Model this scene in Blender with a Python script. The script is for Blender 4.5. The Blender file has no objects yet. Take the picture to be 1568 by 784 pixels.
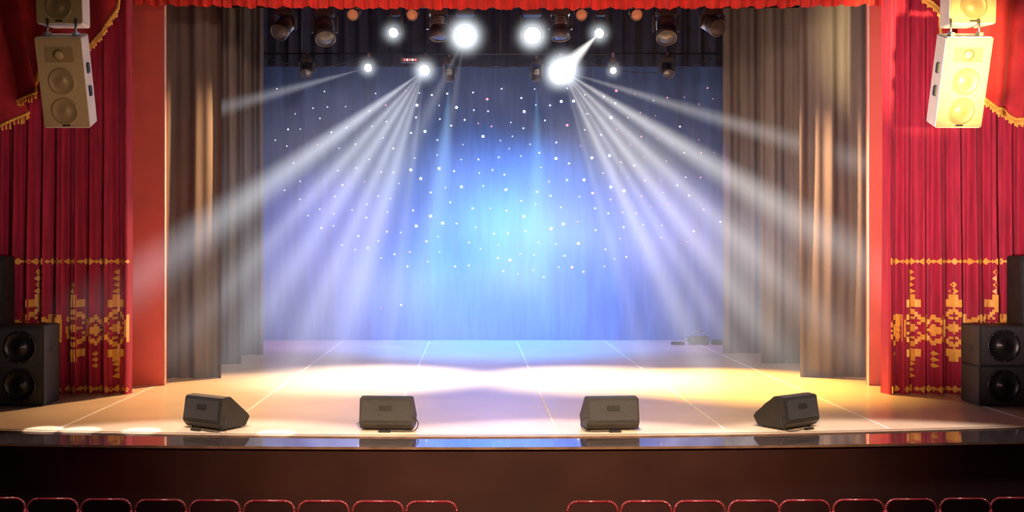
import bpy, bmesh, math, random
from mathutils import Vector, Matrix
random.seed(7)
scene = bpy.context.scene
scene.view_settings.view_transform = 'Standard'
D2R = math.pi/180

# ------------------------------------------------------------------ materials
def mat(name, base, rough=0.6, metal=0.0, spec=0.5, vary=0.0, vscale=6.0, bump=0.0, bscale=60.0,
        emit=None, estr=0.0, sheen=0.0, stretch=(1,1,1), coat=0.0):
    m = bpy.data.materials.new(name); m.use_nodes = True
    nt = m.node_tree; b = nt.nodes['Principled BSDF']
    b.inputs['Base Color'].default_value = (*base, 1)
    b.inputs['Roughness'].default_value = rough
    b.inputs['Metallic'].default_value = metal
    b.inputs['Specular IOR Level'].default_value = spec
    b.inputs['Sheen Weight'].default_value = sheen
    b.inputs['Coat Weight'].default_value = coat
    if emit:
        b.inputs['Emission Color'].default_value = (*emit, 1)
        b.inputs['Emission Strength'].default_value = estr
    if vary or bump:
        tc = nt.nodes.new('ShaderNodeTexCoord'); mp = nt.nodes.new('ShaderNodeMapping')
        mp.inputs['Scale'].default_value = stretch
        nt.links.new(tc.outputs['Object'], mp.inputs['Vector'])
    if vary:
        n = nt.nodes.new('ShaderNodeTexNoise'); n.inputs['Scale'].default_value = vscale
        n.inputs['Detail'].default_value = 3
        nt.links.new(mp.outputs[0], n.inputs['Vector'])
        r = nt.nodes.new('ShaderNodeValToRGB')
        r.color_ramp.elements[0].position = 0.3; r.color_ramp.elements[1].position = 0.7
        r.color_ramp.elements[0].color = (*[c*(1-vary) for c in base], 1)
        r.color_ramp.elements[1].color = (*[min(1, c*(1+vary)) for c in base], 1)
        nt.links.new(n.outputs['Fac'], r.inputs[0]); nt.links.new(r.outputs[0], b.inputs['Base Color'])
    if bump:
        n2 = nt.nodes.new('ShaderNodeTexNoise'); n2.inputs['Scale'].default_value = bscale
        nt.links.new(mp.outputs[0], n2.inputs['Vector'])
        bp = nt.nodes.new('ShaderNodeBump'); bp.inputs['Strength'].default_value = bump
        bp.inputs['Distance'].default_value = 0.01
        nt.links.new(n2.outputs['Fac'], bp.inputs['Height']); nt.links.new(bp.outputs[0], b.inputs['Normal'])
    return m

M_red = mat('crimson_velvet', (0.40,0.008,0.045), 0.75, vary=0.25, vscale=3, sheen=0.15, stretch=(6,6,0.6))
M_valance = mat('scarlet_velvet', (0.80,0.045,0.03), 0.7, vary=0.2, vscale=4, sheen=0.1)
M_swag = mat('swag_velvet', (0.50,0.018,0.03), 0.7, vary=0.3, vscale=3, sheen=0.1)
M_gold = mat('gold_thread', (1.0,0.50,0.09), 0.5, vary=0.15, vscale=40)
M_wallred = mat('painted_red_plaster', (0.76,0.14,0.11), 0.6, vary=0.06, vscale=2)
M_edge_highlight = mat('cream_edge_highlight', (0.8,0.7,0.6), 0.4, vary=0.1)  # pale colour stands for the bright highlight on the opening edges
M_leg = mat('grey_wool_serge', (0.13,0.113,0.108), 0.75, vary=0.15, vscale=2, stretch=(3,3,0.4))
M_black = mat('black_masking', (0.025,0.03,0.075), 0.9, vary=0.2)
M_back = mat('blue_cyclorama_cloth', (0.09,0.16,0.36), 0.8, vary=0.15, vscale=2, stretch=(4,4,0.5))
M_floor = mat('stage_vinyl', (0.68,0.53,0.37), 0.28, vary=0.07, vscale=1.3, bump=0.04, bscale=25)
M_tape = mat('white_marking_tape', (0.85,0.82,0.78), 0.5, vary=0.1)
M_lip = mat('worn_wood_lip', (0.20,0.12,0.08), 0.4, vary=0.3)
M_ledge = mat('black_gloss_lacquer', (0.19,0.14,0.145), 0.08, metal=0.85, spec=0.8, vary=0.15, coat=0.6)
M_front = mat('dark_brown_panel', (0.042,0.018,0.017), 0.4, vary=0.2, vscale=1.5)
M_audfloor = mat('dark_carpet', (0.03,0.012,0.012), 0.9, vary=0.3, vscale=20)
M_wall = mat('auditorium_wall_paint', (0.12,0.02,0.02), 0.8, vary=0.1)
M_spk = mat('black_speaker_paint', (0.022,0.022,0.024), 0.5, vary=0.2, bump=0.4, bscale=200)
M_grille = mat('speaker_grille', (0.035,0.035,0.038), 0.55, vary=0.3, vscale=90, bump=0.5, bscale=250)
M_cone = mat('speaker_cone', (0.012,0.012,0.013), 0.35, vary=0.2)
M_tan = mat('beige_speaker_grille', (0.44,0.31,0.14), 0.45, metal=0.3, vary=0.15, vscale=60, bump=0.4, bscale=250)
M_tan2 = mat('beige_speaker_ring', (0.34,0.235,0.10), 0.4, metal=0.3, vary=0.1)
M_white = mat('white_speaker_case', (0.8,0.78,0.75), 0.45, vary=0.05)
M_steel = mat('rigging_steel', (0.35,0.35,0.36), 0.35, metal=0.9, vary=0.15)
M_truss = mat('blackened_truss_steel', (0.04,0.04,0.05), 0.5, metal=0.6, vary=0.15)
M_fix = mat('fixture_black', (0.06,0.055,0.06), 0.4, vary=0.2)
M_lensoff = mat('unlit_lens', (0.06,0.06,0.09), 0.15, vary=0.1)
M_lenson = mat('lit_lens', (1,1,1), 0.3, emit=(0.9,0.95,1), estr=60)
M_lensor = mat('tungsten_lens', (0.5,0.2,0.1), 0.3, emit=(1,0.35,0.18), estr=0.2)
M_lensred = mat('red_indicator', (1,0.1,0.1), 0.3, emit=(1,0.08,0.1), estr=3)
M_star = mat('star_led', (1,1,1), 0.3, emit=(0.85,0.92,1), estr=2.0)
M_starp = mat('star_led_pink', (1,0.5,0.6), 0.3, emit=(1,0.35,0.5), estr=1.0)
M_seatrim = mat('seat_red_rim', (0.22,0.02,0.025), 0.22, vary=0.1, coat=1.0)
M_seatback = mat('seat_dark_shell', (0.045,0.014,0.016), 0.5, vary=0.2)
M_seatcush = mat('seat_red_cushion', (0.3,0.02,0.03), 0.8, vary=0.2)
M_rubber = mat('black_rubber', (0.015,0.015,0.015), 0.5, vary=0.1)

# ------------------------------------------------------------------ mesh builder
class B:
    def __init__(s): s.bm = bmesh.new(); s.mats = []
    def mi(s, m):
        if m not in s.mats: s.mats.append(m)
        return s.mats.index(m)
    def prism(s, outline, depth, M, m, bevel=0.0, scale_back=1.0, smooth=False):
        t = bmesh.new()
        f = [t.verts.new((x, 0, z)) for x, z in outline]
        b = [t.verts.new((x*scale_back, depth, z)) for x, z in outline]
        n = len(f)
        t.faces.new(f); t.faces.new(b[::-1])
        for i in range(n): t.faces.new((f[i], b[i], b[(i+1)%n], f[(i+1)%n]))
        bmesh.ops.recalc_face_normals(t, faces=t.faces)
        if bevel: bmesh.ops.bevel(t, geom=list(t.edges), offset=bevel, segments=2, affect='EDGES', clamp_overlap=True)
        s.merge(t, M, m, smooth)
    def box(s, c, size, m, M=None, bevel=0.0):
        x, y, z = size
        o = [(-x/2,-z/2),(x/2,-z/2),(x/2,z/2),(-x/2,z/2)]
        T = Matrix.Translation(Vector(c)) @ Matrix.Translation((0,-y/2,0))
        s.prism(o, y, (M @ T) if M else T, m, bevel)
    def lathe(s, prof, M, m, seg=24, smooth=True):
        t = bmesh.new(); rings = []
        for r, h in prof:
            rings.append([t.verts.new((max(r,1e-4)*math.cos(2*math.pi*i/seg), max(r,1e-4)*math.sin(2*math.pi*i/seg), h)) for i in range(seg)])
        for a, b in zip(rings, rings[1:]):
            for i in range(seg): t.faces.new((a[i], a[(i+1)%seg], b[(i+1)%seg], b[i]))
        bmesh.ops.remove_doubles(t, verts=t.verts, dist=1e-4*0.5)
        s.merge(t, M, m, smooth)
    def rod(s, p0, p1, r, m, seg=10, r1=None):
        p0, p1 = Vector(p0), Vector(p1); d = p1-p0
        M = Matrix.Translation(p0) @ d.to_track_quat('Z','Y').to_matrix().to_4x4()
        r1 = r if r1 is None else r1
        s.lathe([(0,0),(r,0),(r1,d.length),(0,d.length)], M, m, seg)
    def tube(s, pts, r, m, seg=6):
        for a, b in zip(pts, pts[1:]): s.rod(a, b, r, m, seg)
    def merge(s, t, M, m, smooth=False):
        idx = s.mi(m); t.transform(M)
        vm = {}
        for v in t.verts: vm[v] = s.bm.verts.new(v.co)
        for f in t.faces:
            try:
                nf = s.bm.faces.new([vm[v] for v in f.verts]); nf.material_index = idx; nf.smooth = smooth
            except ValueError: pass
        t.free()
    def quad(s, pts, m, smooth=False):
        f = s.bm.faces.new([s.bm.verts.new(p) for p in pts]); f.material_index = s.mi(m); f.smooth = smooth
    def done(s, name, origin=(0,0,0), parent=None, rot=None):
        o = Vector(origin)
        me = bpy.data.meshes.new(name); s.bm.to_mesh(me); s.bm.free()
        for m in s.mats: me.materials.append(m)
        ob = bpy.data.objects.new(name, me); scene.collection.objects.link(ob)
        ob.location = o
        if rot: ob.rotation_euler = rot
        if parent: ob.parent = parent
        return ob

def T(x,y,z): return Matrix.Translation((x,y,z))
def R(a,ax): return Matrix.Rotation(a*D2R,4,ax)

# ------------------------------------------------------------------ room shell
def simple_box(name, lo, hi, m, bevel=0):
    b = B(); c = [(l+h)/2 for l,h in zip(lo,hi)]; s=[h-l for l,h in zip(lo,hi)]
    b.box((0,0,0), s, m, bevel=bevel); return b.done(name, c)

def lip(x):   return 11.80 + 0.0145*(x+0.2)**2     # curved stage edge
def ledge(x): return 11.25 + 0.009*(x+0.2)**2      # outer edge of gloss ledge

XL, XR = -9.0, 10.0
b = B(); N = 60
xs = [XL+.02+(XR-XL-.04)*i/N for i in range(N+1)]
LZ=-0.014
for x0,x1 in zip(xs,xs[1:]):
    b.quad([(x0,lip(x0),0),(x1,lip(x1),0),(x1,24.55,0),(x0,24.55,0)], M_floor)
    b.quad([(x0,lip(x0),-0.05),(x1,lip(x1),-0.05),(x1,lip(x1),0),(x0,lip(x0),0)], M_lip)
    b.quad([(x0,lip(x0)+.05,0.004),(x1,lip(x1)+.05,0.004),(x1,lip(x1)+.08,0.004),(x0,lip(x0)+.08,0.004)], M_lip)
bmesh.ops.remove_doubles(b.bm, verts=b.bm.verts, dist=0.0005)
b.done('stage_floor')
b = B()
for X in (-6.65,-4.75,-2.86,-0.96,0.94,2.86,4.75,6.65):
    b.box((X,(12.2+23.6)/2,0.003),(0.024,11.2,0.004),M_tape)
b.done('floor_marking_tape')
b = B()
for x0,x1 in zip(xs,xs[1:]):
    b.quad([(x0,ledge(x0),LZ),(x1,ledge(x1),LZ),(x1,lip(x1),LZ),(x0,lip(x0),LZ)], M_ledge)
    b.quad([(x0,ledge(x0),-.04),(x1,ledge(x1),-.04),(x1,ledge(x1),LZ),(x0,ledge(x0),LZ)], M_lip)
    b.quad([(x0,ledge(x0)+.03,-1.2),(x1,ledge(x1)+.03,-1.2),(x1,ledge(x1)+.03,-.04),(x0,ledge(x0)+.03,-.04)], M_front)
bmesh.ops.remove_doubles(b.bm, verts=b.bm.verts, dist=0.0005)
b.done('stage_apron_front')
simple_box('floor', (XL,-3,-1.3),(XR,12.8,-1.2), M_audfloor)
simple_box('wall_left', (XL-.2,-3,-1.3),(XL,25,8), M_wall)
simple_box('wall_right', (XR,-3,-1.3),(XR+.2,25,8), M_wall)
simple_box('wall_back', (XL,24.6,-1.3),(XR,24.8,8), M_black)
simple_box('ceiling', (XL,-3,8),(XR,25,8.2), M_black)
PX0, PX1, PY = -4.63, 5.92, 16.1
b = B()
b.box(((XL+PX0)/2,PY+.06,4),(PX0-XL,.12,8),M_wallred,bevel=.004)
b.box(((XR+PX1)/2,PY+.06,4),(XR-PX1,.12,8),M_wallred,bevel=.004)
b.box(((PX0+PX1)/2,PY+.06,7.0),(PX1-PX0,.12,2.0),M_wallred)
b.done('wall_proscenium')
b = B()
for X in (PX0+.006,PX1-.006): b.box((X,PY+.01,3.0),(.014,.04,6.0),M_edge_highlight)  # thin strips carry the jamb edge highlight as cream colour
b.done('edge_highlight_strip_1')

# ------------------------------------------------------------------ curtains
def pleat(x,z,Y,amp,wl,seed):
    ph = 1.4*math.sin(x*2.1+seed)+0.25*math.sin(z*0.9+x*3+seed)
    return Y+amp*(math.sin(2*math.pi*x/wl+ph)+0.45*math.sin(2*math.pi*x/(wl*0.43)+seed*2+ph)+0.3*math.sin(2*math.pi*x/(wl*2.7)+seed))
def curtain(name,x0,x1,z0,z1,Y,amp,wl,seed,m,step=0.018,scallop=0.0,flare=0.0,nz=14,extra=None,sag=None):
    bb = B(); idx = bb.mi(m); nx = int((x1-x0)/step)
    grid=[]
    for j in range(nz+1):
        row=[]
        for i in range(nx+1):
            x=x0+(x1-x0)*i/nx
            zb = z0 + (scallop*abs(math.sin(x*math.pi/(wl*2.0)+seed)) if scallop else 0) + (sag(x) if sag else 0)
            z=zb+(z1-zb)*j/nz
            fl = flare*(1-j/nz)**3
            row.append(bb.bm.verts.new((x+fl*math.sin(x*4),pleat(x,z,Y,amp*(1+0.3*math.sin(z+seed)),wl,seed),z)))
        grid.append(row)
    for j in range(nz):
        for i in range(nx):
            f=bb.bm.faces.new((grid[j][i],grid[j][i+1],grid[j+1][i+1],grid[j+1][i])); f.material_index=idx; f.smooth=True
    if extra: extra(bb)
    return bb.done(name)

CY=15.2; CA=0.07; CW=0.23
def embroider(cols, row_x0, row_x1, seed, lim0, lim1):
    def fn(bb):
        def P(x,z,off=0.018):
            x=min(max(x,lim0),lim1)
            return (x,pleat(x,z,CY,CA*(1+0.3*math.sin(z+seed)),CW,seed)-off,z)
        def cell(x,z,w,h):
            if lim0<x<lim1: bb.quad([P(x-w,z-h),P(x+w,z-h),P(x+w,z+h),P(x-w,z+h)],M_gold)
        def dia(x,z,w,h):
            if lim0<x<lim1: bb.quad([P(x-w,z),P(x,z-h),P(x+w,z),P(x,z+h)],M_gold)
        x=row_x0
        while x<row_x1:
            dia(x,1.87,.042,.05); dia(x+.06,1.87,.026,.03); cell(x+.03,1.87,.03,.012)
            dia(x,0.07,.045,.055); dia(x+.055,0.07,.034,.036)
            x+=0.115
        for k,(X,big,full) in enumerate(cols):
            if big:
                c=.0175
                for i in range(-7,8):
                    for j in range(-13,14):
                        a,d=abs(i),abs(j)
                        on = (a+d in (7,8) ) or a+d<=2 or (a<=1 and 9<=d<=13) or (a in (2,3) and 9<=d<=11) or (d<=1 and 5<=a<=7) or (a+d==5 and a%2) or (a in(6,7) and 2<=d<=5)
                        if on: cell(X+i*2*c*.85,0.93+j*2*c,c*.95,c*1.05)
                zz=[1.45+.09*q for q in range(4 if full else 2)]
                if full: zz+=[0.42-.085*q for q in range(3)]
                for q,z in enumerate(zz): dia(X,z,.038 if q%2 else .05,.045)
            else:
                c=.0165
                for i in range(-5,6):
                    for j in range(-7,8):
                        a,d=abs(i),abs(j)
                        if (a+d in (5,6)) or a+d<=2 or (a<=5 and d==0): cell(X+i*2*c*.85,0.9+j*2*c,c,c*1.05)
                for q in range(3 if full else 1):
                    dia(X,0.57-.085*q,.034,.037)
    return fn
cl=[(-6.49,False,True),(-6.17,True,True),(-5.90,False,False),(-5.63,True,False),(-5.34,False,True),(-5.04,True,True),(-6.8,True,True)]
curtain('house_curtain',-7.9,-4.84,0.0,6.6,CY,CA,CW,0.4,M_red,flare=.01,extra=embroider(cl,-7.0,-4.9,0.4,-7.8,-4.86))
cr=[(5.93,False,False),(6.2,True,True),(6.5,False,True),(6.78,True,False),(7.08,False,False),(7.35,True,True),(7.65,True,True)]
curtain('house_curtain',5.80,9.0,0.0,6.6,CY,CA,CW,1.1,M_red,flare=.01,extra=embroider(cr,5.87,8.0,1.1,5.82,8.9))
curtain('valance_curtain',-4.95,6.25,5.53,7.4,15.72,0.04,0.17,2.0,M_valance,scallop=0.035,nz=6,sag=lambda x:0.002*(x-.6)**2)
curtain('wing_curtain',-5.6,-3.99,0.0,7.2,17.0,0.05,0.48,0.9,M_leg,flare=.02)
curtain('wing_curtain',-6.0,-4.10,0.0,7.2,19.0,0.04,0.36,1.9,M_leg)
curtain('wing_curtain',-6.2,-4.03,0.0,7.2,20.6,0.04,0.36,2.9,M_leg)
curtain('wing_curtain',5.17,7.0,0.0,7.2,17.1,0.05,0.48,3.9,M_leg,flare=.02)
curtain('wing_curtain',5.11,7.0,0.0,7.2,19.1,0.04,0.36,4.9,M_leg)
curtain('wing_curtain',4.84,7.0,0.0,7.2,20.9,0.04,0.36,5.4,M_leg)
curtain('border_curtain',-6.0,7.0,5.62,7.8,21.2,0.04,0.3,0.3,M_black,nz=5,step=.04)
bd = curtain('backdrop_curtain',-7.5,8.5,0.0,7.8,23.75,0.014,0.9,1.2,M_back,step=.04)
b=B()
pts=[]
tries=0
while len(pts)<240 and tries<12000:
    tries+=1
    x=random.uniform(-4.4,5.5); z=random.uniform(1.35,5.6)
    pr=math.exp(-((x-.9)/3.0)**2)*(.5 if z>4.2 else 1)
    if random.random()>pr*.5+.3: continue
    if z<1.35+.05*(x-.9)**2: continue
    if all((x-a)**2+(z-c)**2>.07 for a,c in pts): pts.append((x,z))
pts += [(-1.6,.78),(-2.05,.72)]
for x,z in pts:
    s=random.choice((.014,.018,.022,.035)) if abs(x-.9)<2.5 else random.choice((.012,.014,.02)); y=pleat(x,z,23.75,0.018,0.9,1.2)-.02
    m = M_starp if (x>3 and random.random()<.5) or random.random()<.08 else M_star
    a0=random.uniform(0,1)
    b.lathe([(0,-.006),(s,0),(s*.6,.008),(0,.012)],T(x,y,z)@R(90,'X')@R(a0*90,'Z'),m,seg=4,smooth=False)
b.done('star_lights',parent=bd)

def swag(name, edge, xtop0, xtop1, seed):
    bb=B(); n=len(edge); ir=bb.mi(M_swag)
    pts=[]
    for i in range(n-1):
        for k in range(8):
            t=k/8; pts.append((edge[i][0]*(1-t)+edge[i+1][0]*t, edge[i][1]*(1-t)+edge[i+1][1]*t))
    pts.append(edge[-1]); N=len(pts); rows=[]
    for i,(x,z) in enumerate(pts):
        t=i/(N-1); col=[]
        for j in range(13):
            s=j/12; xt=xtop0+(xtop1-xtop0)*t
            X=x*(1-s)+xt*s; Z=z+(7.0-z)*s
            Yv=14.88+0.07*math.sin(t*26+seed+s*1.5)*(1-.5*s)
            col.append(bb.bm.verts.new((X,Yv,Z)))
        rows.append(col)
    for i in range(N-1):
        for j in range(12):
            f=bb.bm.faces.new((rows[i][j],rows[i+1][j],rows[i+1][j+1],rows[i][j+1])); f.material_index=ir; f.smooth=True
    for i in range(N-1):
        p=rows[i][0].co; q=rows[i+1][0].co
        bb.rod(p+Vector((0,-.012,0)),q+Vector((0,-.012,0)),.022,M_gold,6)
        L=(q-p).length; cnt=max(1,int(L/.03))
        for k in range(cnt):
            c=p.lerp(q,(k+.5)/cnt)+Vector((0,-.015,-.01))
            bb.rod(c,c+Vector((0,0,-.085-.02*math.sin(i*2.0))),.011,M_gold,5,.015)
    return bb.done(name)
swag('swag_drape',[(-4.90,5.67),(-4.95,5.36),(-5.11,5.04),(-5.36,4.85),(-5.66,4.65),(-6.0,4.50),(-6.11,4.38),(-6.02,4.20),(-6.36,4.08),(-6.16,3.93),(-6.56,3.72),(-7.3,3.55)],-4.9,-7.6,0.3)
swag('swag_drape',[(6.16,5.67),(6.27,5.48),(6.47,5.32),(6.49,5.0),(6.74,4.6),(7.06,4.18),(7.22,3.98),(7.36,3.98),(7.50,3.84),(7.63,3.84),(8.1,3.7)],6.15,8.4,1.3)

# ------------------------------------------------------------------ hanging speakers
def hang_speaker(name, X, Z, pitch, yaw, top_rod):
    bb=B(); w,h,d=.56,1.10,.42
    out=[(-w/2,-h/2),(w/2,-h/2),(w/2,h/2),(-w/2,h/2)]
    Mx=R(yaw,'Z')@R(pitch,'X')
    bb.prism(out,d,Mx,M_white,bevel=.014,scale_back=.80)
    gi=[(x*.985,z*.985) for x,z in out]
    bb.prism(gi,.02,Mx@T(0,-.014,0),M_tan,bevel=.006)
    F=Mx@T(0,-.014,0)@R(90,'X')
    for zc,r in ((-.34,.165),(.02,.165)):
        bb.lathe([(r,0),(r,.010),(r*.9,.012),(r*.82,.006),(r*.35,.002),(r*.28,.008),(0,.010)],F@T(0,zc,0),M_tan2,28)
    hz=.34
    bb.prism([(-.17,-.09),(.17,-.09),(.17,.09),(-.17,.09)],.010,Mx@T(0,-.022,hz),M_tan2,bevel=.004)
    bb.lathe([(.05,0),(.065,.01),(.03,.014),(0,.012)],Mx@T(0,-.022,hz)@R(90,'X'),M_tan,16)
    for sx in (-1,1):
        for zc in (-.12,.16):
            bb.box((sx*(w/2-.014),.17,zc),(.03,.09,.13),M_rubber,M=Mx,bevel=.01)
    bb.box((0,-.02,-h/2+.035),(.09,.012,.02),M_rubber,M=Mx)
    for sx in (-1,1):
        p=Mx@Vector((sx*.17,.14,h/2)); 
        bb.box((sx*.17,.14,h/2+.02),(.05,.12,.05),M_steel,M=Mx,bevel=.006)
        bb.rod(p,Vector((p.x,p.y,p.z+top_rod)),.014,M_steel,8)
    return bb.done(name,(X,13.0,Z))
hang_speaker('hanging_speaker',-4.97,4.06,17,0,.20)
hang_speaker('hanging_speaker',-5.02,5.33,4,0,2.1)
hang_speaker('hanging_speaker',5.93,4.06,17,0,.20)
hang_speaker('hanging_speaker',6.05,5.33,4,0,2.1)

# ------------------------------------------------------------------ floor speaker cabinets
def cabinet(name,X,Yf,w,h,d,drv,z0=0.0,split=None):
    bb=B()
    parts=[(z0,h)] if not split else [(z0,h/2-.004),(z0+h/2+.004,h/2-.004)]
    for zz,hh in parts:
        bb.box((0,d/2,zz+hh/2),(w,d,hh),M_spk,bevel=.015)
        bb.box((0,-.004,zz+hh/2),(w*.92,.02,hh*.93),M_grille,bevel=.005)
    for zc,r in drv:
        F=T(0,-.014,zc)@R(90,'X')
        bb.lathe([(r*1.12,0),(r*1.12,.018),(r,.022),(r*.96,.008),(r*.4,.002),(r*.34,.022),(0,.035)],F,M_cone,32)
        for k in range(8):
            a=k*math.pi/4; bb.lathe([(0.008,0),(.008,.006),(0,.007)],F@T(r*1.06*math.cos(a),r*1.06*math.sin(a),.02),M_steel,6)
    for sx in (-1,1):
        bb.box((sx*w/2,d*.5,z0+h*.7),(.012,.14,.09),M_rubber,bevel=.004)
    return bb.done(name,(X,Yf,0))
cabinet('speaker_cabinet',-5.9,14.0,.60,1.05,.55,[(.28,.19),(.77,.19)])
cabinet('speaker_cabinet',6.89,14.0,.60,1.05,.55,[(.27,.19),(.79,.19)],split=True)
cabinet('speaker_cabinet',-6.72,14.66,.62,1.95,.38,[(.35,.2),(.95,.2),(1.5,.15)])
cabinet('speaker_cabinet',7.76,14.66,.62,1.95,.38,[(.35,.2),(.95,.2),(1.5,.15)])

# ------------------------------------------------------------------ stage monitors (wedges)
def wedge(X,Y,rot):
    bb=B(); w=.60
    prof=[(-.17,0.015),(.19,0.015),(.26,.12),(-.06,.38),(-.19,.37),(-.235,.09)]
    M=R(90,'Z')
    bb.prism(prof,w,T(w/2,0,0)@M,M_spk,bevel=.012)
    ang=math.atan2(.045,.28)
    PM=T(0,-.2135,.23)@R(-ang/D2R,'X')
    bb.box((0,-.002,0),(w*.9,.008,.225),M_grille,M=PM,bevel=.003)
    bb.box((.0,-.008,.03),(.15,.006,.055),M_rubber,M=PM,bevel=.002)
    GM=T(0,.10,.25)@R(math.atan2(-.26,.32)/D2R,'X')
    bb.box((0,0,.004),(w*.92,.36,.02),M_grille,M=GM,bevel=.005)
    bb.lathe([(.14,0),(.14,.012),(.12,.014),(.05,.006),(0,.014)],GM@T(-.12,0,.012),M_cone,24)
    for sx in (-.24,.24):
        for sy in (-.12,.14): bb.lathe([(0,0),(.018,0),(.02,.018),(0,.018)],T(sx,sy,0),M_rubber,8)
    s=1 if rot<=0 else -1
    pts=[]
    for k in range(13):
        a=k/12*math.pi
        pts.append((s*(w/2)+ s*(.07*math.sin(a)),-.16-.10*(k/12),.14*math.cos(a)*.5+.078))
    pts+= [(s*(w/2-.1),-.28,.008),(s*.1,-.27,.008),(-s*.05,-.30,.008)]
    bb.tube(pts,.006,M_rubber)
    bb.box((0,-.30,.012),(.14,.05,.022),M_rubber,bevel=.005)
    bb.done('stage_monitor_speaker',(X,Y,0),rot=(0,0,rot*D2R))
wedge(-2.98,12.42,-33)
wedge(-0.98,12.36,-4)
wedge(1.56,12.36,5)
wedge(3.64,12.48,36)

# ------------------------------------------------------------------ seats
def seat_mesh():
    bb=B()
    def outline(w,top,bot,r,n=7):
        pts=[(-w*.92,bot),(w*.92,bot)]
        for k in range(n+1):
            a=k/n*math.pi/2; pts.append((w-r+r*math.cos(a),top-r+r*math.sin(a)))
        for k in range(n+1):
            a=math.pi/2+k/n*math.pi/2; pts.append((-w+r+r*math.cos(a),top-r+r*math.sin(a)))
        return pts
    o=outline(.238,.86,.30,.09)
    bb.prism(o,.05,Matrix.Identity(4),M_seatback,bevel=.01)
    bb.prism(outline(.215,.84,.36,.08),.05,T(0,.05,0),M_seatcush,bevel=.015)
    pts=[(x,.012,z) for x,z in o]+[(o[0][0],.012,o[0][1])]
    for a,b_ in zip(pts,pts[1:]): bb.rod(a,b_,.013,M_seatrim,8)
    bb.box((0,.28,.44),(.44,.42,.1),M_seatcush,bevel=.03)
    for sx in (-1,1):
        bb.box((sx*.255,.24,.62),(.045,.36,.035),M_seatrim,bevel=.012)
        bb.box((sx*.255,.22,.31),(.03,.10,.60),M_seatback,bevel=.006)
        bb.box((sx*.255,.22,.012),(.06,.34,.024),M_seatback,bevel=.004)
    return bb
first=None
for X in (-4.56,-4.04,-3.52,-2.99,-2.47,-1.95,-1.43,-.91,-.40,1.13,1.64,2.15,2.67,3.16,3.68,4.19,4.72,5.22):
    Yv=10.2+0.006*(X-.3)**2
    if first is None:
        first=seat_mesh().done('theater_seat',(X,Yv,-1.2)); me=first.data
    else:
        ob=bpy.data.objects.new('theater_seat',me); scene.collection.objects.link(ob); ob.location=(X,Yv,-1.2)

# ------------------------------------------------------------------ haze / beams (self-glowing volumes standing in for lit smoke)
haze=bpy.data.objects.new('emissive_stage_haze',None); scene.collection.objects.link(haze)
def math_node(nt,op,a,b=None,clamp=False):
    n=nt.nodes.new('ShaderNodeMath'); n.operation=op; n.use_clamp=clamp
    for i,v in enumerate((a,b)):
        if v is None: continue
        if isinstance(v,(int,float)): n.inputs[i].default_value=v
        else: nt.links.new(v,n.inputs[i])
    return n.outputs[0]
def vol_mat(name,col):
    m=bpy.data.materials.new(name); m.use_nodes=True; nt=m.node_tree
    for n in list(nt.nodes): nt.nodes.remove(n)
    out=nt.nodes.new('ShaderNodeOutputMaterial'); em=nt.nodes.new('ShaderNodeEmission')
    em.inputs['Color'].default_value=(*col,1); nt.links.new(em.outputs[0],out.inputs['Volume'])
    return m,nt,em
def fan(apex, lobes, col, fade=.6, rate=.9):
    """glowing volume painting the beams of one lamp: lobes = (end point, half-width per metre, strength)"""
    apex=Vector(apex)
    ax=sum(((Vector(e)-apex).normalized() for e,k,s in lobes),Vector()).normalized()
    q=ax.to_track_quat('Z','Y'); inv=q.inverted()
    m,nt,em=vol_mat('emissive_haze_beam',col)
    tc=nt.nodes.new('ShaderNodeTexCoord'); sp=nt.nodes.new('ShaderNodeSeparateXYZ')
    nt.links.new(tc.outputs['Object'],sp.inputs[0]); x,y,t=sp.outputs
    tt=math_node(nt,'MAXIMUM',t,.05)
    u=math_node(nt,'DIVIDE',x,tt); v=math_node(nt,'DIVIDE',y,tt)
    cb=nt.nodes.new('ShaderNodeCombineXYZ'); nt.links.new(u,cb.inputs[0]); nt.links.new(v,cb.inputs[1])
    hull=bmesh.new(); hull.verts.new((0,0,0)); tot=None; Lmax=0
    for e,k,s in lobes:
        l=inv@(Vector(e)-apex); ui,vi=l.x/l.z,l.y/l.z; Lmax=max(Lmax,l.z)
        sub=nt.nodes.new('ShaderNodeVectorMath'); sub.operation='DISTANCE'
        nt.links.new(cb.outputs[0],sub.inputs[0]); sub.inputs[1].default_value=(ui,vi,0)
        d=math_node(nt,'SUBTRACT',1.0,math_node(nt,'DIVIDE',sub.outputs['Value'],k*1.25),True)
        g=math_node(nt,'MULTIPLY',math_node(nt,'POWER',d,1.4),s)
        tot=g if tot is None else math_node(nt,'ADD',tot,g)
        for i in range(12):
            a=i*math.pi/6; hull.verts.new(((ui+1.27*k*math.cos(a))*l.z,(vi+1.27*k*math.sin(a))*l.z,l.z))
    bmesh.ops.convex_hull(hull,input=hull.verts)
    for vv in [vv for vv in hull.verts if not vv.link_faces]: hull.verts.remove(vv)
    bmesh.ops.recalc_face_normals(hull,faces=hull.faces)
    fall=math_node(nt,'DIVIDE',1.0,math_node(nt,'ADD',math_node(nt,'MULTIPLY',tt,fade),.45))
    end=math_node(nt,'SUBTRACT',1.0,math_node(nt,'DIVIDE',tt,Lmax),True)
    nt.links.new(math_node(nt,'MULTIPLY',math_node(nt,'MULTIPLY',tot,fall),end),em.inputs['Strength'])
    m.cycles.volume_step_rate=rate
    me=bpy.data.meshes.new('emissive_beam'); hull.to_mesh(me); hull.free(); me.materials.append(m)
    ob=bpy.data.objects.new('emissive_beam',me); scene.collection.objects.link(ob)
    ob.location=apex; ob.rotation_mode='QUATERNION'; ob.rotation_quaternion=q; ob.parent=haze
    return ob
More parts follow.
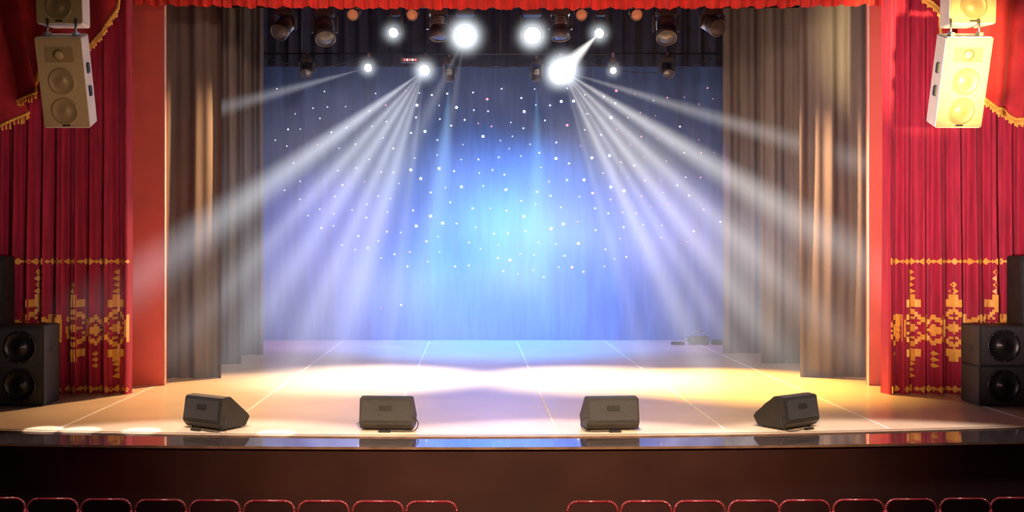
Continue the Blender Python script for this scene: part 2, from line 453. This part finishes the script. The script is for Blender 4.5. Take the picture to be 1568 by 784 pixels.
def cloud(name,c,sc,col,S,p=4.0,rate=1.0,noise=0):  # self-glowing ellipsoid, its light put in as emission
    m,nt,em=vol_mat(name,col)
    tc=nt.nodes.new('ShaderNodeTexCoord'); ln=nt.nodes.new('ShaderNodeVectorMath'); ln.operation='LENGTH'
    nt.links.new(tc.outputs['Object'],ln.inputs[0])
    v=math_node(nt,'POWER',math_node(nt,'SUBTRACT',1.0,ln.outputs['Value'],True),p)
    if noise:
        no=nt.nodes.new('ShaderNodeTexNoise'); no.inputs['Scale'].default_value=noise; no.inputs['Detail'].default_value=1
        nt.links.new(tc.outputs['Object'],no.inputs['Vector'])
        v=math_node(nt,'MULTIPLY',v,math_node(nt,'MULTIPLY',math_node(nt,'SUBTRACT',no.outputs['Fac'],.34,True),6.0))
    nt.links.new(math_node(nt,'MULTIPLY',v,S),em.inputs['Strength'])
    m.cycles.volume_step_rate=rate
    bm=bmesh.new(); bmesh.ops.create_icosphere(bm,subdivisions=3,radius=1.0)
    me=bpy.data.meshes.new(name); bm.to_mesh(me); bm.free(); me.materials.append(m)
    ob=bpy.data.objects.new(name,me); scene.collection.objects.link(ob); ob.scale=sc
    ob.location=Vector(c); ob.parent=haze

# ------------------------------------------------------------------ moving heads
def moving_head(loc, aim, ztop, lens, size=1.0):
    loc=Vector(loc); bb=B(); s=size
    up=ztop-loc.z
    bb.box((0,0,up-.03),(.06,.07,.09),M_steel,bevel=.008)
    bb.box((0,0,up-.12),(.30*s,.24*s,.10),M_fix,bevel=.015)
    arm=max(.05,up-.16)
    for sx in (-1,1):
        bb.prism([(-.07,arm),(.07,arm),(.05,-.05),(-.05,-.05)],.03,T(sx*.185*s+.015,0,0)@R(90,'Z'),M_fix,bevel=.006)
    d=(Vector(aim)-loc).normalized()
    Q=d.to_track_quat('Z','Y').to_matrix().to_4x4()
    bb.lathe([(0,-.24*s),(.09*s,-.235*s),(.13*s,-.18*s),(.135*s,.0),(.125*s,.06*s),(.15*s,.08*s),(.155*s,.20*s),(.14*s,.22*s),(.13*s,.20*s)],Q,M_fix,24)
    for k in range(5):
        bb.lathe([(.135*s,0),(.143*s,.006),(.135*s,.012)],Q@T(0,0,(-.16+k*.035)*s),M_steel,20)
    bb.lathe([(.13*s,.195*s),(.09*s,.212*s),(0,.222*s)],Q,lens,24)
    return bb.done('moving_head_light',loc), loc+d*.24*s

Z1=6.02; W=(1.0,0.97,0.93); 
cool=(0.88,0.92,1.0); blue=(0.20,0.58,1.0)
heads={}
def H(key,loc,aim,ztop,lens,size=1.0): heads[key]=moving_head(loc,aim,ztop,lens,size); return heads[key]
H('a',(-3.10,17.6,5.68),(-4.2,15.0,3.5),Z1,M_lensoff)
H('b',(-2.44,17.6,5.62),(-2.1,16.0,3.6),Z1,M_lensoff,1.1)
H('c',(-1.28,17.6,5.60),(-2.6,12,3.2),Z1,M_lenson,.55)
H('d',(-.57,17.6,5.68),(-.5,17,3),Z1,M_lensoff)
H('e',(-.14,17.6,5.54),(-.1,8,3.2),Z1,M_lenson,1.0)
H('f',(.96,17.6,5.54),(.6,8,3.2),Z1,M_lenson,1.0)
H('g',(1.42,17.6,5.68),(1.5,17,3),Z1,M_lensoff)
H('h',(2.08,17.6,5.58),(1.0,14.6,4.6),Z1,M_lenson,.55)
H('i',(3.15,17.6,5.64),(3.0,16.0,3.6),Z1,M_lensoff,1.1)
H('j',(3.90,17.6,5.72),(5.0,15.0,4.2),Z1,M_lensoff)
Z2=5.66
H('k',(-1.94,20,5.40),(-3,12,4.0),Z2,M_lenson,.5)
H('l',(-.89,20,5.36),(-2.0,12,3.6),Z2,M_lenson,.7)
H('m',(1.62,20,5.36),(2.4,12,3.6),Z2,M_lenson,.8)
H('n',(2.59,20,5.36),(2.4,14,3.4),Z2,M_lenson,.4)
H('o',(-3.1,20,5.36),(-3,18,3.6),Z2,M_lensoff,.7)
H('p',(-.45,20.2,5.3),(-.5,20.3,0),Z2,M_lensoff,.6)
H('q',(1.18,20.2,5.3),(1.2,20.3,0),Z2,M_lensoff,.6)
H('r',(3.6,20,5.36),(3.8,18,3.6),Z2,M_lensoff,.7)
for X in (-1.97,-1.0,1.76,2.66):
    bb=B(); Q=(Vector((0,-1,-.35))).to_track_quat('Z','Y').to_matrix().to_4x4()
    bb.lathe([(0,-.2),(.06,-.2),(.09,-.12),(.1,.0),(.1,.1),(.09,.1)],Q,M_fix,20)
    bb.lathe([(.09,.07),(.05,.085),(0,.09)],Q,M_lensor,20)
    bb.tube([(-.11,0,0),(-.11,0,.10),(.11,0,.10),(.11,0,0)],.008,M_steel)
    bb.box((0,0,.12),(.05,.05,.06),M_steel,bevel=.005)
    bb.done('par_can_light',(X,17.6,5.88))
def truss(name,Y,Z,x0,x1,gap=.22):
    bb=B()
    for dy,dz in ((0,0),(.22,0),(.11,gap)):
        bb.rod((x0,Y+dy,Z+dz),(x1,Y+dy,Z+dz),.02,M_truss,8)
    n=int((x1-x0)/.3)
    for i in range(n):
        xa=x0+i*.3; xb=xa+.15; xc=xa+.3
        for dy in (0,.22):
            bb.rod((xa,Y+dy,Z),(xb,Y+.11,Z+gap),.008,M_truss,5); bb.rod((xb,Y+.11,Z+gap),(xc,Y+dy,Z),.008,M_truss,5)
    for X in (x0+.8,x1-.8,(x0+x1)/2): bb.rod((X,Y+.11,Z+gap),(X,Y+.11,7.98),.012,M_truss,6)
    return bb.done(name)
truss('lighting_truss',17.6,Z1+.03,-4.5,5.8)
bb=B(); bb.rod((-3.9,20,Z2),(4.6,20,Z2),.016,M_truss,8)
for X in (-3.2,0.5,4.2): bb.rod((X,20,Z2),(X,20,7.98),.01,M_truss,6)
bb.done('lighting_pipe')
bb=B(); bb.box((0,0,0),(.34,.14,.09),M_fix,bevel=.01)
for k in range(5): bb.box((-.1+k*.05,-.072,0),(.028,.008,.03),M_star if k%2 else M_lensred)
bb.done('dimmer_box',(-1.17,19.85,5.51))
bb=B()
for x0,x1 in ((-.6,1.4),(1.8,4.6),(-3.9,-2.0)):
    pts=[(x0+(x1-x0)*k/16,19.95,5.62-.28*math.sin(math.pi*k/16)*(x1-x0)/2.4) for k in range(17)]
    bb.tube(pts,.009,M_rubber)
bb.done('hanging_cable')

tip=lambda k: heads[k][1]
fan(tip('l'),[((-5.6,14.9,0.9),.075,6.5),((-5.0,16.2,0.0),.045,4.0),((-4.1,16.9,-.2),.06,4.6),((-3.2,17.1,-.4),.045,4.2),
              ((-2.4,17.5,-.4),.06,3.4),((-1.5,18.0,-.4),.05,2.2),((-4.4,16.2,.3),.17,1.5),((-2.9,17.2,-.2),.20,1.3)],cool)
fan(tip('m'),[((7.2,15.2,0.8),.07,6.5),((6.2,16.0,0.0),.045,4.8),((5.4,16.6,-.4),.05,5.6),((4.7,16.8,-.6),.035,4.4),
              ((4.0,17.0,-.6),.05,4.8),((3.0,17.6,-.6),.045,2.2),((7.0,16.3,3.0),.06,3.0),((5.6,16.2,.2),.17,1.5),((4.0,16.9,-.2),.18,1.1)],W)
fan(tip('k'),[((-5.4,16.6,3.8),.05,3.4)],cool)
fan(tip('e'),[((-2.9,17.8,-.2),.10,1.2),((-1.2,18.6,-.2),.08,1.0)],cool)
fan(tip('h'),[((1.45,20.8,5.20),.08,9.0)],W)
fan(tip('p'),[((-.9,20.6,0.1),.12,2.4)],blue)
fan(tip('q'),[((1.25,20.6,0.1),.10,2.4)],blue)
for key,rad,S in (('c',.34,9),('e',.52,20),('f',.46,17),('h',.34,9),('k',.34,8),('l',.42,11),('m',.60,21),('n',.28,7)):
    cloud('emissive_halo',tip(key),(rad,)*3,(.85,.93,1.0),S,4.2)  # emission halos painted around the lit lamps
cloud('emissive_haze_bank',(.25,21.0,1.9),(4.4,2.4,3.4),(.03,.30,1.0),.24,1.5,2.0,noise=2.2)  # blue haze light comes from this volume's own emission
cloud('emissive_haze_bank',(.4,19.6,1.7),(7.6,3.6,4.2),(.62,.58,.76),.13,1.2,2.0,noise=2.2)  # greyish haze wash, also pure emission

bb=B()
bb.box((0,0,.10),(.42,.24,.16),M_fix,bevel=.02); bb.rod((-.21,0,.1),(-.30,0,.1),.03,M_steel)
bb.tube([(-.14,0,.18),(-.1,0,.28),(.1,0,.28),(.14,0,.18)],.012,M_steel)
for a in range(3):
    bb.tube([(-.45+.13*math.cos(t*.5),-.05+.1*math.sin(t*.5),.02+.015*a) for t in range(14)],.014,M_rubber)
bb.box((.42,.05,.05),(.26,.2,.09),M_spk,bevel=.01)
for sx in (-.15,.15): bb.box((sx,0,.011),(.05,.2,.022),M_rubber)
bb.done('fog_machine',(4.75,22.7,0))

# ------------------------------------------------------------------ lights
def spot(name,loc,tgt,power,col,angle,blend=.8,rad=.1):
    l=bpy.data.lights.new(name,'SPOT'); l.energy=power; l.color=col; l.spot_size=angle*D2R; l.spot_blend=blend; l.shadow_soft_size=rad
    o=bpy.data.objects.new(name,l); scene.collection.objects.link(o); o.location=loc
    o.rotation_euler=(Vector(tgt)-Vector(loc)).to_track_quat('-Z','Y').to_euler(); return o
spot('stage_spotlight',(-.1,17.6,5.2),(-1.5,17.0,0),4800,(1,.94,.82),47,1)
spot('stage_spotlight',(1.0,17.6,5.2),(1.8,16.9,0),5000,(1,.86,.58),47,1)
spot('stage_spotlight',(2.1,18.5,5.2),(3.9,16.4,0),14000,(1,.54,.11),44,1)
spot('stage_spotlight',(-3.1,17.8,5.2),(-3.6,15.0,0),3000,(1,.56,.24),60,1)
spot('stage_spotlight',(-.4,20.2,5.0),(.2,23.7,2.4),900,(.01,.42,1),72,1)
spot('stage_spotlight',(1.3,20.2,5.0),(1.5,23.7,2.1),900,(.01,.42,1),72,1)
spot('stage_spotlight',(-3.2,20.4,4.8),(-3.2,23.7,.6),800,(.5,.24,1),80,1)
spot('stage_spotlight',(4.2,20.4,4.8),(4.0,23.7,.6),700,(.45,.24,.95),80,1)
spot('stage_spotlight',(.5,21.5,5.2),(.5,22.6,0),3000,(.02,.30,1),85,.8)
spot('unseen_front_spotlight',(-1.0,7,1.6),(-6.0,15.2,3.0),750,(1,.72,.65),42,1,.5)  # added unseen lamp, low so the speaker shadow misses the curtain
spot('unseen_front_spotlight',(2.2,7,1.6),(6.6,15.2,3.2),4800,(1,.68,.60),42,1,.5)  # likewise added out of view, for the right curtain
spot('unseen_front_spotlight',(0.5,3,7.5),(.6,14.2,0),10500,(1,.66,.36),48,1,.3)
spot('unseen_front_spotlight',(.6,5,5.5),(.6,15.7,6.2),2200,(1,.6,.5),58,.8,.3)
spot('unseen_front_spotlight',(-4.0,8,3.0),(-5.0,13,4.6),60,(1,.78,.45),24,.8,.1)  # unseen lamps added to warm the hanging speakers, this and next
spot('unseen_front_spotlight',(5.0,8,3.0),(6.0,13,4.3),11000,(1,.74,.32),20,1,.1)
spot('stage_spotlight',(-1.0,16.5,4.6),(-4.4,17,3.4),2300,(1,.52,.22),44,1)
spot('stage_spotlight',(2.4,16.5,4.6),(5.6,17,2.8),3600,(1,.52,.24),50,1)
for x,y in ((-4.9,12.25),(-4.45,12.2),(-3.75,12.15),(-2.2,12.0)):
    spot('unseen_front_spotlight',(x+2,9,7),(x,y,0),6000,(1,.95,.9),3.2,.2,.02)  # narrow unseen spots added to make light pools near the stage edge
for x in (-3,1,4.5):
    spot('added_seat_rim_light',(x,10.9,7.6),(x,10.0,-.4),3800,(1,.85,.8),46,.3,.1)  # unseen lamps added to put highlights on the seat rims

w=bpy.data.worlds.new('World'); scene.world=w; w.use_nodes=True
w.node_tree.nodes['Background'].inputs[0].default_value=(.5,.4,.45,1); w.node_tree.nodes['Background'].inputs[1].default_value=.03

cam=bpy.data.cameras.new('Camera'); co=bpy.data.objects.new('Camera',cam); scene.collection.objects.link(co)
co.location=(0,0,2.1); co.rotation_euler=(math.pi/2,0,0)
cam.sensor_width=36; cam.lens=36*1680/1600; cam.shift_x=.0375; cam.shift_y=-.0106
cam.clip_end=100
scene.camera=co
